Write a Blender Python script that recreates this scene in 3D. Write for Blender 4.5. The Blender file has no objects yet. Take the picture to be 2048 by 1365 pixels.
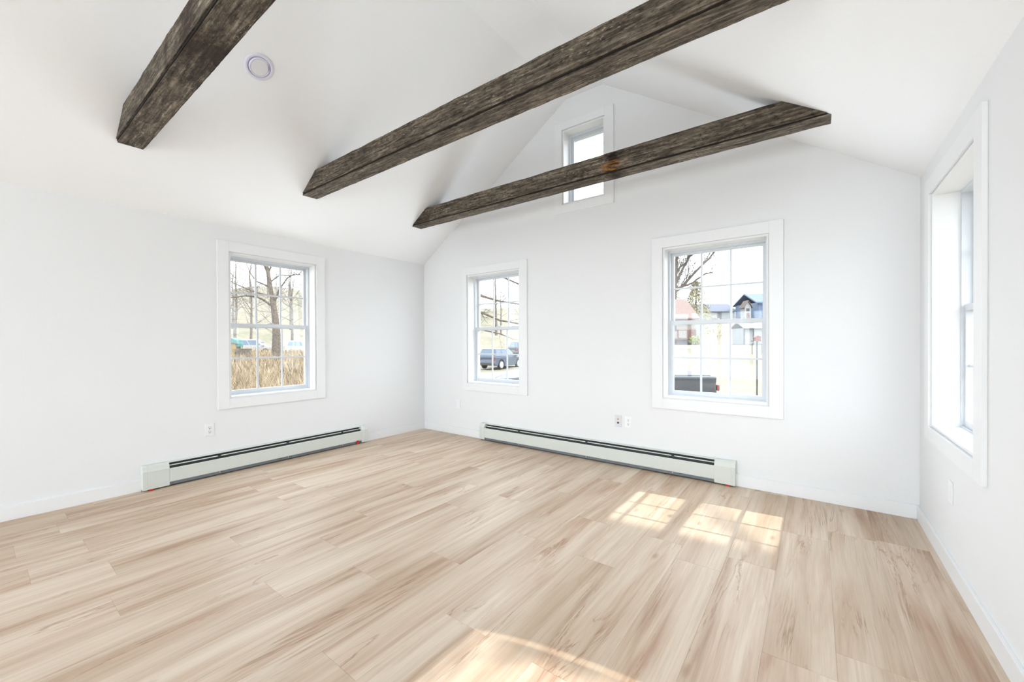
import bpy, math, random
from mathutils import Vector, Matrix, noise as mnoise

scene = bpy.context.scene
col = scene.collection
R = math.radians

# ------------------------------------------------------------------ camera
# room frame: x along the gable wall from the left corner, y towards the gable wall (y = 0), z up from the floor
CAM = Vector((4.4018, -3.8191, 1.2)); YAW = 0.6428; PITCH = -0.005; ROLL = -0.0036
FPX = 808.65; V0 = 689.93
fw0 = Vector((-math.sin(YAW), math.cos(YAW), 0)); rt0 = Vector((math.cos(YAW), math.sin(YAW), 0)); up0 = Vector((0, 0, 1))
FW = fw0 * math.cos(PITCH) + up0 * math.sin(PITCH); up1 = up0 * math.cos(PITCH) - fw0 * math.sin(PITCH)
RT = rt0 * math.cos(ROLL) + up1 * math.sin(ROLL); UP = up1 * math.cos(ROLL) - rt0 * math.sin(ROLL)
cam = bpy.data.cameras.new('camera'); co = bpy.data.objects.new('camera', cam); col.objects.link(co)
co.matrix_world = Matrix(((RT.x, UP.x, -FW.x, CAM.x), (RT.y, UP.y, -FW.y, CAM.y), (RT.z, UP.z, -FW.z, CAM.z), (0, 0, 0, 1)))
cam.sensor_width = 36; cam.lens = FPX / 2048 * 36; cam.shift_y = (V0 - 682.5) / 2048
cam.clip_start = 0.02; cam.clip_end = 600
scene.camera = co

# ------------------------------------------------------------------ light
SKY = 4.2; SUN = 3.7; REAR = 130.0; WIN = 1.0
scene.view_settings.view_transform = 'Standard'; scene.view_settings.look = 'None'
scene.view_settings.gamma = 1; scene.view_settings.use_curve_mapping = False
scene.view_settings.exposure = 0.42
w = bpy.data.worlds.new('sky'); scene.world = w; w.use_nodes = True
nt = w.node_tree; bg = nt.nodes['Background']
bg.inputs['Color'].default_value = (0.84, 0.925, 1.0, 1); bg.inputs['Strength'].default_value = SKY
SUNV = Vector((1, 0.10, 0.955)).normalized()
sl = bpy.data.lights.new('sun', 'SUN'); sl.energy = SUN; sl.angle = R(0.53); sl.color = (1.0, 0.95, 0.89)
so = bpy.data.objects.new('sun', sl); col.objects.link(so); so.rotation_euler = (-SUNV).to_track_quat('-Z', 'Y').to_euler()
so.location = (12, 1, 12)

W = 4.967; HE = 2.30; SL = 0.66; HF = 3.80; YB = -9.0; TH = 0.20
XF0 = (HF - HE) / SL; XF1 = W - XF0
def slope_z(x): return min(HE + SL * x, HE + SL * (W - x), HF)

def fill_lamp(name, loc, rot, sx, sy, power):
    l = bpy.data.lights.new(name, 'AREA'); l.shape = 'RECTANGLE'; l.size = sx; l.size_y = sy; l.energy = power; l.color = (0.85, 0.93, 1.0)
    o = bpy.data.objects.new(name, l); col.objects.link(o); o.location = loc; o.rotation_euler = rot
    return o
# added fill lamps outside the made-up glazed door and window of the rear wall
fill_lamp('rear_door_fill', (2.15, YB - TH - 0.02, 1.13), (R(90), 0, 0), 3.3, 2.0, REAR)
fill_lamp('rear_gable_fill', (W / 2, YB - TH - 0.02, 3.1), (R(90), 0, 0), 0.85, 0.65, 45)
# added fill lamps at the windows in view, one at each opening's inner face
for nm, loc, rot, pw in (('left_window_fill', (0.022, -1.96, 1.375), (0, R(-90), 0), 7), ('corner_window_fill', (1.245, -0.022, 1.375), (R(-90), 0, 0), 7),
                         ('lawn_window_fill', (3.695, -0.022, 1.375), (R(-90), 0, 0), 8), ('side_window_fill', (W - 0.022, -0.793, 1.385), (0, R(90), 0), 1.0)):
    side = 'left' in nm or 'side' in nm
    fill_lamp(nm, loc, rot, 1.33 if side else 0.78, 0.78 if side else 1.33, pw * WIN)

# ------------------------------------------------------------------ materials
def new_mat(name):
    m = bpy.data.materials.new(name); m.use_nodes = True
    n = m.node_tree.nodes; l = m.node_tree.links
    return m, n, l, n['Principled BSDF']
def lin(c): return tuple((v / 12.92 if v <= .04045 else ((v + .055) / 1.055) ** 2.4) for v in c)
def srgb(r, g, b): return lin((r / 255, g / 255, b / 255)) + (1,)
def ramp(n, stops):
    r = n.new('ShaderNodeValToRGB'); e = r.color_ramp.elements
    while len(e) < len(stops): e.new(0.5)
    for i, (p, c) in enumerate(stops): e[i].position = p; e[i].color = c if len(c) == 4 else c + (1,)
    return r
def plain(name, c, rough=0.5, scale=8, amt=0.06, metal=0.0, bump=0.0):
    """base colour with a faint procedural mottling"""
    m, n, l, b = new_mat(name)
    tc = n.new('ShaderNodeTexCoord'); nz = n.new('ShaderNodeTexNoise'); nz.inputs['Scale'].default_value = scale; nz.inputs['Detail'].default_value = 4
    l.new(tc.outputs['Object'], nz.inputs['Vector'])
    c = c if len(c) == 4 else c + (1,)
    lo = tuple(v * (1 - amt) for v in c[:3]) + (1,); hi = tuple(min(1, v * (1 + amt)) for v in c[:3]) + (1,)
    r = ramp(n, [(0.3, lo), (0.7, hi)]); l.new(nz.outputs['Fac'], r.inputs['Fac']); l.new(r.outputs['Color'], b.inputs['Base Color'])
    b.inputs['Roughness'].default_value = rough; b.inputs['Metallic'].default_value = metal
    if bump:
        bp = n.new('ShaderNodeBump'); bp.inputs['Strength'].default_value = bump; bp.inputs['Distance'].default_value = 0.002
        l.new(nz.outputs['Fac'], bp.inputs['Height']); l.new(bp.outputs['Normal'], b.inputs['Normal'])
    return m
M = {}
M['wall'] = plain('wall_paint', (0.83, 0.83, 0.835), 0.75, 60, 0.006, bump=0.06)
M['ceil'] = plain('ceiling_paint_lifted', (0.93, 0.935, 0.945), 0.8, 60, 0.006, bump=0.04)  # colour raised above the wall paint to stand in for more ceiling light
M['trim'] = plain('trim_paint', (0.855, 0.855, 0.86), 0.45, 30, 0.005)
M['vinyl'] = plain('window_vinyl', (0.66, 0.685, 0.72), 0.35, 20, 0.005)
M['heater'] = plain('heater_enamel', srgb(214, 217, 210), 0.45, 20, 0.01)
M['heater_dark'] = plain('heater_slot', srgb(46, 48, 50), 0.6, 20, 0.1)
M['heater_grey'] = plain('heater_underside_metal', srgb(112, 118, 124), 0.45, 20, 0.05)
M['red'] = plain('red_plastic', srgb(190, 40, 25), 0.4, 20, 0.05)
M['plate'] = plain('outlet_plastic', srgb(240, 240, 242), 0.35, 20, 0.01)
M['plate_grey'] = plain('grey_outlet_plastic', srgb(222, 222, 226), 0.35, 20, 0.01)
M['slot'] = plain('outlet_slot', srgb(60, 60, 62), 0.6)
M['brass'] = plain('brass_jack', srgb(200, 150, 90), 0.35, metal=0.6)
M['steel'] = plain('steel', srgb(190, 192, 195), 0.3, metal=0.9)
M['lamp'] = plain('lamp_trim_plastic', srgb(226, 225, 238), 0.4, 20, 0.01)
M['lens'] = plain('lamp_lens', srgb(236, 236, 240), 0.5, 20, 0.01)
M['lamp_line'] = plain('lamp_gap', srgb(160, 156, 190), 0.5, 20, 0.01)
M['underlay'] = plain('floor_underlay', srgb(130, 108, 84), 0.9)
M['ext'] = plain('outside_siding', srgb(215, 215, 212), 0.7)
M['seam_shade'] = plain('painted_seam_shade', srgb(26, 20, 15), 0.9)

def glass_mat(name, tint=(1, 1, 1, 1), spec=0.05):
    m, n, l, b = new_mat(name)
    n.remove(b); out = n['Material Output']
    t = n.new('ShaderNodeBsdfTransparent'); t.inputs['Color'].default_value = tint
    g = n.new('ShaderNodeBsdfGlossy'); g.inputs['Roughness'].default_value = 0.03
    mx = n.new('ShaderNodeMixShader'); mx.inputs[0].default_value = spec
    l.new(t.outputs[0], mx.inputs[1]); l.new(g.outputs[0], mx.inputs[2]); l.new(mx.outputs[0], out.inputs['Surface'])
    return m
M['glass'] = glass_mat('window_glass', (0.985, 0.992, 0.99, 1), 0.02)
M['bevel_glass'] = glass_mat('bevelled_glass', (0.62, 0.61, 0.58, 1), 0.02)
def frosted():
    """etched glass, clearer towards its middle"""
    m, n, l, b = new_mat('frosted_glass'); n.remove(b); out = n['Material Output']
    tc = n.new('ShaderNodeTexCoord'); k = n.new('ShaderNodeVectorMath'); k.operation = 'MULTIPLY'; l.new(tc.outputs['Object'], k.inputs[0]); k.inputs[1].default_value = (0, 1 / 0.27, 1 / 0.74)
    s_ = n.new('ShaderNodeVectorMath'); s_.operation = 'SUBTRACT'; l.new(k.outputs[0], s_.inputs[0]); s_.inputs[1].default_value = (0, 0, 1.22 / 0.74)
    ln = n.new('ShaderNodeVectorMath'); ln.operation = 'LENGTH'; l.new(s_.outputs[0], ln.inputs[0])
    nz = n.new('ShaderNodeTexNoise'); nz.inputs['Scale'].default_value = 5; nz.inputs['Detail'].default_value = 2; l.new(tc.outputs['Object'], nz.inputs['Vector'])
    ad = n.new('ShaderNodeMath'); ad.operation = 'MULTIPLY_ADD'; l.new(nz.outputs['Fac'], ad.inputs[0]); ad.inputs[1].default_value = 0.9; l.new(ln.outputs['Value'], ad.inputs[2])
    r = n.new('ShaderNodeMapRange'); r.interpolation_type = 'SMOOTHSTEP'; l.new(ad.outputs[0], r.inputs['Value']); r.inputs['From Min'].default_value = 0.95; r.inputs['From Max'].default_value = 1.55; r.inputs['To Min'].default_value = 0.0; r.inputs['To Max'].default_value = 1.0
    t = n.new('ShaderNodeBsdfTransparent'); d = n.new('ShaderNodeBsdfTranslucent'); d.inputs['Color'].default_value = (0.9, 0.9, 0.88, 1)
    mx = n.new('ShaderNodeMixShader'); l.new(r.outputs[0], mx.inputs[0]); l.new(t.outputs[0], mx.inputs[1]); l.new(d.outputs[0], mx.inputs[2]); l.new(mx.outputs[0], out.inputs['Surface'])
    return m
M['frosted'] = frosted()

def math_node(n, l, op, a, b=None, clamp=False):
    k = n.new('ShaderNodeMath'); k.operation = op; k.use_clamp = clamp
    for i, v in enumerate((a, b)):
        if v is None: continue
        if isinstance(v, (int, float)): k.inputs[i].default_value = v
        else: l.new(v, k.inputs[i])
    return k.outputs[0]
def mix_col(n, l, fac, a, b, blend='MIX'):
    k = n.new('ShaderNodeMix'); k.data_type = 'RGBA'; k.blend_type = blend
    for s, v in ((0, fac), (6, a), (7, b)):
        if isinstance(v, (int, float, tuple)): k.inputs[s].default_value = v
        else: l.new(v, k.inputs[s])
    return k.outputs[2]
def vmul(n, l, v, s, off=None):
    k = n.new('ShaderNodeVectorMath'); k.operation = 'MULTIPLY'; l.new(v, k.inputs[0]); k.inputs[1].default_value = s
    if off is None: return k.outputs[0]
    a = n.new('ShaderNodeVectorMath'); a.operation = 'ADD'; l.new(k.outputs[0], a.inputs[0]); l.new(off, a.inputs[1])
    return a.outputs[0]
def nzt(n, l, vec, scale=1, detail=4, rough=0.55, dist=0.0):
    k = n.new('ShaderNodeTexNoise'); k.inputs['Scale'].default_value = scale; k.inputs['Detail'].default_value = detail
    k.inputs['Roughness'].default_value = rough; k.inputs['Distortion'].default_value = dist; l.new(vec, k.inputs['Vector'])
    return k.outputs['Fac']

def plank_mat():
    m, n, l, b = new_mat('oak_plank')
    geo = n.new('ShaderNodeNewGeometry'); oi = n.new('ShaderNodeObjectInfo'); rnd = oi.outputs['Random']
    cx = n.new('ShaderNodeCombineXYZ')
    l.new(math_node(n, l, 'MULTIPLY', rnd, 31.7), cx.inputs[0]); l.new(math_node(n, l, 'MULTIPLY', rnd, 77.3), cx.inputs[1]); l.new(math_node(n, l, 'MULTIPLY', rnd, 53.1), cx.inputs[2])
    off = cx.outputs[0]; P = geo.outputs['Position']
    streak = nzt(n, l, vmul(n, l, P, (8.5, 0.75, 1), off), 1, 5, 0.55, 0.5)
    fine = nzt(n, l, vmul(n, l, P, (150, 3.5, 1), off), 1, 3, 0.6)
    broad = nzt(n, l, vmul(n, l, P, (3.5, 0.45, 1), off), 1, 3, 0.5, 0.6)
    base = ramp(n, [(0.32, srgb(184, 155, 132)), (0.46, srgb(206, 185, 164)), (0.58, srgb(216, 199, 180)), (0.78, srgb(222, 207, 189))])
    l.new(streak, base.inputs['Fac'])
    c = base.outputs['Color']
    br = ramp(n, [(0.35, (0.86, 0.82, 0.77)), (0.62, (1.03, 1.03, 1.03))]); l.new(broad, br.inputs['Fac'])
    c = mix_col(n, l, 1.0, c, br.outputs['Color'], 'MULTIPLY')
    fr = ramp(n, [(0.3, (0.93, 0.92, 0.90)), (0.65, (1.02, 1.02, 1.02))]); l.new(fine, fr.inputs['Fac'])
    c = mix_col(n, l, 1.0, c, fr.outputs['Color'], 'MULTIPLY')
    mid = nzt(n, l, vmul(n, l, P, (42, 1.1, 1), off), 1, 5, 0.65, 0.3); mdr = ramp(n, [(0.32, (0.88, 0.855, 0.83)), (0.52, (1.0, 1.0, 1.0)), (0.7, (1.03, 1.03, 1.03))]); l.new(mid, mdr.inputs['Fac'])
    c = mix_col(n, l, 1.0, c, mdr.outputs['Color'], 'MULTIPLY')
    # thin brown veins along the grain
    vn = nzt(n, l, vmul(n, l, P, (6.0, 0.55, 1), off), 1, 6, 0.62, 1.1)
    ridge = math_node(n, l, 'ABSOLUTE', math_node(n, l, 'SUBTRACT', vn, 0.5))
    vr = ramp(n, [(0.0, (1, 1, 1)), (0.016, (0, 0, 0))]); l.new(ridge, vr.inputs['Fac'])
    msk = nzt(n, l, vmul(n, l, P, (5.0, 1.3, 1), off), 1, 2)
    mr = ramp(n, [(0.49, (0, 0, 0)), (0.62, (1, 1, 1))]); l.new(msk, mr.inputs['Fac'])
    vf = math_node(n, l, 'MULTIPLY', math_node(n, l, 'MULTIPLY', vr.outputs['Color'], mr.outputs['Color']), 0.62)
    c = mix_col(n, l, vf, c, srgb(146, 108, 76))
    # small knots
    vo = n.new('ShaderNodeTexVoronoi'); vo.inputs['Scale'].default_value = 1; l.new(vmul(n, l, P, (4.4, 1.7, 1), off), vo.inputs['Vector'])
    kr = ramp(n, [(0.0, (1, 1, 1)), (0.09, (0, 0, 0))]); l.new(vo.outputs['Distance'], kr.inputs['Fac'])
    c = mix_col(n, l, math_node(n, l, 'MULTIPLY', kr.outputs['Color'], 0.6), c, srgb(140, 102, 72))
    tone = ramp(n, [(0.0, (0.96, 0.955, 0.945)), (1.0, (1.02, 1.02, 1.03))]); l.new(rnd, tone.inputs['Fac'])
    c = mix_col(n, l, 1.0, c, tone.outputs['Color'], 'MULTIPLY')
    l.new(c, b.inputs['Base Color'])
    b.inputs['Roughness'].default_value = 0.5; b.inputs['Specular IOR Level'].default_value = 0.3
    bp = n.new('ShaderNodeBump'); bp.inputs['Strength'].default_value = 0.12; bp.inputs['Distance'].default_value = 0.001
    l.new(fine, bp.inputs['Height']); l.new(bp.outputs['Normal'], b.inputs['Normal'])
    return m
M['plank'] = plank_mat()

def beam_mat(name, seed, stains):
    """weathered barn wood; stains: (world point, half size along x, strength, with rust)"""
    m, n, l, b = new_mat(name)
    geo = n.new('ShaderNodeNewGeometry'); P = geo.outputs['Position']
    sv = n.new('ShaderNodeCombineXYZ'); [setattr(sv.inputs[i], 'default_value', seed * (3.1 + i * 2.7)) for i in range(3)]
    off = sv.outputs[0]
    grain = nzt(n, l, vmul(n, l, P, (5, 70, 70), off), 1, 6, 0.7, 0.4)
    blot = nzt(n, l, vmul(n, l, P, (3.2, 9, 9), off), 1, 5, 0.65, 0.5)
    rough = nzt(n, l, vmul(n, l, P, (26, 60, 60), off), 1, 5, 0.7)
    r1 = ramp(n, [(0.28, srgb(30, 26, 22)), (0.45, srgb(82, 75, 67)), (0.58, srgb(120, 111, 100)), (0.74, srgb(182, 172, 160))]); l.new(grain, r1.inputs['Fac'])
    r2 = ramp(n, [(0.30, (0.42, 0.38, 0.34)), (0.50, (0.92, 0.88, 0.82)), (0.70, (1.25, 1.18, 1.08))]); l.new(blot, r2.inputs['Fac'])
    c = mix_col(n, l, 1.0, r1.outputs['Color'], r2.outputs['Color'], 'MULTIPLY')
    r3 = ramp(n, [(0.34, (0.35, 0.33, 0.31)), (0.50, (1, 1, 1)), (0.72, (1.25, 1.22, 1.18))]); l.new(rough, r3.inputs['Fac'])
    c = mix_col(n, l, 1.0, c, r3.outputs['Color'], 'MULTIPLY')
    # pale flecks of raised fibre
    fl = nzt(n, l, vmul(n, l, P, (38, 130, 130), off), 1, 2, 0.5)
    fr = ramp(n, [(0.62, (0, 0, 0)), (0.69, (1, 1, 1))]); l.new(fl, fr.inputs['Fac'])
    fm = nzt(n, l, vmul(n, l, P, (2.5, 6, 6), off), 1, 2); fmr = ramp(n, [(0.48, (0, 0, 0)), (0.62, (1, 1, 1))]); l.new(fm, fmr.inputs['Fac'])
    c = mix_col(n, l, math_node(n, l, 'MULTIPLY', math_node(n, l, 'MULTIPLY', fr.outputs['Color'], fmr.outputs['Color']), 0.75), c, srgb(186, 172, 152))
    # knots
    vo = n.new('ShaderNodeTexVoronoi'); vo.inputs['Scale'].default_value = 1; l.new(vmul(n, l, P, (2.4, 7.5, 7.5), off), vo.inputs['Vector'])
    kr = ramp(n, [(0.0, (1, 1, 1)), (0.13, (0, 0, 0))]); l.new(vo.outputs['Distance'], kr.inputs['Fac'])
    c = mix_col(n, l, math_node(n, l, 'MULTIPLY', kr.outputs['Color'], 0.8), c, srgb(30, 23, 18))
    for (pt, hx, st, rust) in stains:
        sub = n.new('ShaderNodeVectorMath'); sub.operation = 'SUBTRACT'; l.new(P, sub.inputs[0]); sub.inputs[1].default_value = pt
        sc = vmul(n, l, sub.outputs[0], (1 / hx, 0.25 / hx, 0.25 / hx))
        ln = n.new('ShaderNodeVectorMath'); ln.operation = 'LENGTH'; l.new(sc, ln.inputs[0])
        d = math_node(n, l, 'ADD', ln.outputs['Value'], math_node(n, l, 'MULTIPLY', math_node(n, l, 'SUBTRACT', rough, 0.5), 1.6))
        sr = ramp(n, [(0.25, (1, 1, 1)), (1.0, (0, 0, 0))]); l.new(d, sr.inputs['Fac'])
        if rust:
            rr = ramp(n, [(0.45, srgb(16, 11, 8)), (0.56, srgb(60, 36, 18)), (0.64, srgb(168, 112, 44))]); l.new(blot, rr.inputs['Fac'])
            c = mix_col(n, l, math_node(n, l, 'MULTIPLY', sr.outputs['Color'], st), c, rr.outputs['Color'])
        else:
            c = mix_col(n, l, math_node(n, l, 'MULTIPLY', sr.outputs['Color'], st), c, srgb(40, 24, 14))
    l.new(c, b.inputs['Base Color']); b.inputs['Roughness'].default_value = 0.8; b.inputs['Specular IOR Level'].default_value = 0.3
    bp = n.new('ShaderNodeBump'); bp.inputs['Strength'].default_value = 0.7; bp.inputs['Distance'].default_value = 0.006
    l.new(math_node(n, l, 'ADD', grain, rough), bp.inputs['Height']); l.new(bp.outputs['Normal'], b.inputs['Normal'])
    return m

# ------------------------------------------------------------------ mesh helpers
class MB:
    def __init__(self): self.v = []; self.f = []
    def poly(self, pts, faces):
        o = len(self.v); self.v += [tuple(p) for p in pts]; self.f += [tuple(i + o for i in f) for f in faces]; return self
    def box(self, a, b):
        x0, y0, z0 = [min(p, q) for p, q in zip(a, b)]; x1, y1, z1 = [max(p, q) for p, q in zip(a, b)]
        return self.poly([(x0, y0, z0), (x1, y0, z0), (x1, y1, z0), (x0, y1, z0), (x0, y0, z1), (x1, y0, z1), (x1, y1, z1), (x0, y1, z1)],
                         [(0, 3, 2, 1), (4, 5, 6, 7), (0, 1, 5, 4), (1, 2, 6, 5), (2, 3, 7, 6), (3, 0, 4, 7)])
    def prism(self, pts, vec):
        """planar polygon swept along vec"""
        n = len(pts); vec = Vector(vec); P = [Vector(p) for p in pts]
        nn = Vector((0, 0, 0))
        for i in range(n): nn += P[i].cross(P[(i + 1) % n])
        if nn.dot(vec) > 0: P = P[::-1]
        fs = [tuple(range(n)), tuple(range(2 * n - 1, n - 1, -1))] + [((i + 1) % n, i, n + i, n + (i + 1) % n) for i in range(n)]
        return self.poly(P + [p + vec for p in P], fs)
    def tube(self, pts, rad, k=6, cap=True):
        pts = [Vector(p) for p in pts]; rad = rad if isinstance(rad, (list, tuple)) else [rad] * len(pts)
        o = len(self.v); prev = None
        for i, p in enumerate(pts):
            d = (pts[min(i + 1, len(pts) - 1)] - pts[max(i - 1, 0)]).normalized()
            if prev is None: a = d.orthogonal().normalized()
            else:
                a = prev - d * prev.dot(d); a = a.normalized() if a.length > 1e-6 else d.orthogonal().normalized()
            prev = a; b = d.cross(a)
            for j in range(k):
                t = 2 * math.pi * j / k; self.v.append(tuple(p + (a * math.cos(t) + b * math.sin(t)) * rad[i]))
        for i in range(len(pts) - 1):
            for j in range(k):
                j2 = (j + 1) % k; self.f.append((o + i * k + j, o + i * k + j2, o + (i + 1) * k + j2, o + (i + 1) * k + j))
        if cap: self.f.append(tuple(o + j for j in range(k))[::-1]); self.f.append(tuple(o + (len(pts) - 1) * k + j for j in range(k)))
        return self
    def lathe(self, prof, centre, ax, k=32):
        """profile of (radius, height) turned about axis ax through centre"""
        ax = Vector(ax).normalized(); a = ax.orthogonal().normalized(); b = ax.cross(a); c = Vector(centre); o = len(self.v)
        for r_, h_ in prof:
            for j in range(k):
                t = 2 * math.pi * j / k; self.v.append(tuple(c + ax * h_ + (a * math.cos(t) + b * math.sin(t)) * r_))
        for i in range(len(prof) - 1):
            for j in range(k):
                j2 = (j + 1) % k; self.f.append((o + i * k + j, o + i * k + j2, o + (i + 1) * k + j2, o + (i + 1) * k + j))
        self.f.append(tuple(o + j for j in range(k))[::-1]); self.f.append(tuple(o + (len(prof) - 1) * k + j for j in range(k)))
        return self
    def build(self, name, mat, parent=None, local=False, bevel=0, smooth=False, seg=2):
        me = bpy.data.meshes.new(name); v = self.v
        loc = Vector((0, 0, 0))
        if parent is not None and not local:
            q = parent
            while q is not None: loc += q.location; q = q.parent
        if loc.length: v = [(a - loc.x, b - loc.y, c - loc.z) for a, b, c in v]
        me.from_pydata(v, [], self.f); me.update()
        me.materials.append(M[mat] if isinstance(mat, str) else mat)
        if smooth:
            for p in me.polygons: p.use_smooth = True
        o = bpy.data.objects.new(name, me); col.objects.link(o); o.parent = parent
        if bevel:
            bm = o.modifiers.new('bevel', 'BEVEL'); bm.width = bevel; bm.segments = seg; bm.limit_method = 'ANGLE'
        return o
def tag(o, label=None, cat=None, group=None, kind=None):
    if label: o['label'] = label
    if cat: o['category'] = cat
    if group: o['group'] = group
    if kind: o['kind'] = kind
    return o
def empty(name, loc, rz=0):
    o = bpy.data.objects.new(name, None); col.objects.link(o); o.location = loc; o.rotation_euler.z = rz; o.empty_display_size = 0.1
    return o
def at(u, v, depth):
    """point seen at photo pixel (u, v), depth metres ahead along the camera's axis"""
    return CAM + (FW + RT * ((u - 1024) / FPX) + UP * ((V0 - v) / FPX)) * depth

# ------------------------------------------------------------------ room shell
CZ0, CZ1 = 0.69, 2.06           # clear window opening, all walls alike
win_left = (-2.37, -1.55); win_mid = (0.835, 1.655); win_right = (3.285, 4.105); gab = (2.234, 2.712, 2.683, 3.471)
win_side = (-1.22, -0.366)
fl = MB().box((-0.0, YB, -0.12), (W, 0, -0.012)).build('floor', 'underlay'); tag(fl, 'light oak plank floor of the empty room', 'floor', kind='structure')

def wall_cells(mb, u0, u1, z0, z1, holes, put):
    us = sorted({u0, u1, *[h[0] for h in holes], *[h[1] for h in holes]}); zs = sorted({z0, z1, *[h[2] for h in holes], *[h[3] for h in holes]})
    for a, b in zip(us, us[1:]):
        run = None
        for c, d in zip(zs, zs[1:]):
            mu, mz = (a + b) / 2, (c + d) / 2
            if any(h[0] < mu < h[1] and h[2] < mz < h[3] for h in holes):
                if run: put(mb, a, b, *run); run = None
            else: run = (run[0], d) if run else (c, d)
        if run: put(mb, a, b, *run)
mb = MB(); wall_cells(mb, YB - TH, TH, -0.6, HE, [(*win_left, CZ0, CZ1)], lambda m, a, b, c, d: m.box((-TH, a, c), (0, b, d)))
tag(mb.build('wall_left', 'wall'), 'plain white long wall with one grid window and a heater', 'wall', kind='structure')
DOOR = (-3.05, -2.13)
mb = MB(); wall_cells(mb, YB - TH, TH, -0.6, HE, [(*win_side, CZ0, CZ1 + 0.02), (*DOOR, 0, 2.05)], lambda m, a, b, c, d: m.box((W, a, c), (W + TH, b, d)))
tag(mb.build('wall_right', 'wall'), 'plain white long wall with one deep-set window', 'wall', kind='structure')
mb = MB(); wall_cells(mb, 0, W, -0.6, HE, [(*win_mid, CZ0, CZ1), (*win_right, CZ0, CZ1)], lambda m, a, b, c, d: m.box((a, 0, c), (b, TH, d)))
mb.prism([(0, 0, HE), (gab[0], 0, HE), (gab[0], 0, slope_z(gab[0]))], (0, TH, 0))
mb.prism([(W, 0, HE), (gab[1], 0, HE), (gab[1], 0, slope_z(gab[1])) ], (0, TH, 0))
mb.box((gab[0], 0, HE), (gab[1], TH, gab[2]))
mb.prism([(gab[0], 0, gab[3]), (gab[1], 0, gab[3]), (gab[1], 0, slope_z(gab[1])), (XF1, 0, HF), (XF0, 0, HF), (gab[0], 0, slope_z(gab[0]))], (0, TH, 0))
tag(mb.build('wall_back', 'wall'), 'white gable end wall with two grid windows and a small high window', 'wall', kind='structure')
RD = (0.5, 3.8, 0.0, 2.13)
mb = MB(); wall_cells(mb, 0, W, -0.6, HE, [RD], lambda m, a, b, c, d: m.box((a, YB - TH, c), (b, YB, d)))
GW = (W / 2 - 0.45, W / 2 + 0.45, 2.75, 3.45)
mb.prism([(0, YB, HE), (GW[0], YB, HE), (GW[0], YB, slope_z(GW[0]))], (0, -TH, 0)); mb.prism([(W, YB, HE), (GW[1], YB, HE), (GW[1], YB, slope_z(GW[1]))], (0, -TH, 0))
mb.box((GW[0], YB - TH, HE), (GW[1], YB, GW[2])); mb.prism([(GW[0], YB, GW[3]), (GW[1], YB, GW[3]), (GW[1], YB, slope_z(GW[1])), (XF1, YB, HF), (XF0, YB, HF), (GW[0], YB, slope_z(GW[0]))], (0, -TH, 0))
tag(mb.build('wall_front', 'wall'), 'white gable end wall with added wide glazed door behind the photographer', 'wall', kind='structure')
# ceiling slopes with the roof overhang beyond the walls
OVL, OV = 0.28, 0.42
Y0c, Y1c = TH + 0.25, YB - TH - 0.25
def zlo(x): return HE + SL * min(x, W - x)
def slab(mb, x0, x1, y0, y1):
    """piece of the roof build-up between two x and two y"""
    lo = (lambda x: HF) if x0 >= XF0 - 1e-6 and x1 <= XF1 + 1e-6 else zlo
    top = lambda x: zlo(x) + 0.18
    pts = [(x0, y0, lo(x0)), (x1, y0, lo(x1)), (x1, y0, top(x1))] + ([(W / 2, y0, top(W / 2))] if x0 < W / 2 < x1 else []) + [(x0, y0, top(x0))]
    mb.prism(pts, (0, y1 - y0, 0))
mb = MB(); slab(mb, -OVL, XF0, Y0c, Y1c); slab(mb, XF0, XF1, Y0c, Y1c)
slab(mb, XF1, W + OV, Y0c, Y1c)
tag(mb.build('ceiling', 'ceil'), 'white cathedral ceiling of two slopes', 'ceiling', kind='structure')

# ------------------------------------------------------------------ floor planks
PW_ = 0.2286; PL = 1.25; random.seed(5)
known = {1.495: -2.87, 1.724: -2.184, 2.18: -2.946, 2.41: -2.598, 2.638: -2.243, 2.867: -3.01, 3.096: -1.318, 3.324: -1.78, 3.553: -1.316, 3.781: -1.485, 4.01: -1.30, 4.238: -1.995, 4.695: -0.555, 1.267: -3.375}
pm_cache = {}
def plank(x0, x1, y0, y1):
    key = (round(x1 - x0, 4), round(y1 - y0, 4))
    if key not in pm_cache:
        a, b = key; g = 0.0002; c = 0.0007; t = 0.012
        lo = [(g, g), (a - g, g), (a - g, b - g), (g, b - g)]; hi = [(g + c, g + c), (a - g - c, g + c), (a - g - c, b - g - c), (g + c, b - g - c)]
        v = [(x, y, -t) for x, y in lo] + [(x, y, -0.0004) for x, y in lo] + [(x, y, 0) for x, y in hi]
        f = [(3, 2, 1, 0), (8, 9, 10, 11)] + [(i, (i + 1) % 4, 4 + (i + 1) % 4, 4 + i) for i in range(4)] + [(4 + i, 4 + (i + 1) % 4, 8 + (i + 1) % 4, 8 + i) for i in range(4)]
        me = bpy.data.meshes.new('plank'); me.from_pydata(v, [], f); me.update(); me.materials.append(M['plank']); pm_cache[key] = me
    o = bpy.data.objects.new('plank', pm_cache[key]); col.objects.link(o); o.parent = fl; o.location = (x0, y0, 0)
x = 4.01 - PW_ * 18
while x < W:
    x0, x1 = max(x, 0.0), min(x + PW_, W)
    off = next((v for k, v in known.items() if abs(k - x) < 0.03), None)
    if off is None: off = -round(random.uniform(0, PL), 2)
    y = off
    while y < 0: y += PL
    cuts = [0.0]; y -= PL
    while y > YB: cuts.append(y); y -= PL
    cuts.append(YB)
    if x1 - x0 > 0.01:
        for a, b in zip(cuts[1:], cuts):
            if b - a > 0.02: plank(x0, x1, a, b)
    x += PW_

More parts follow.
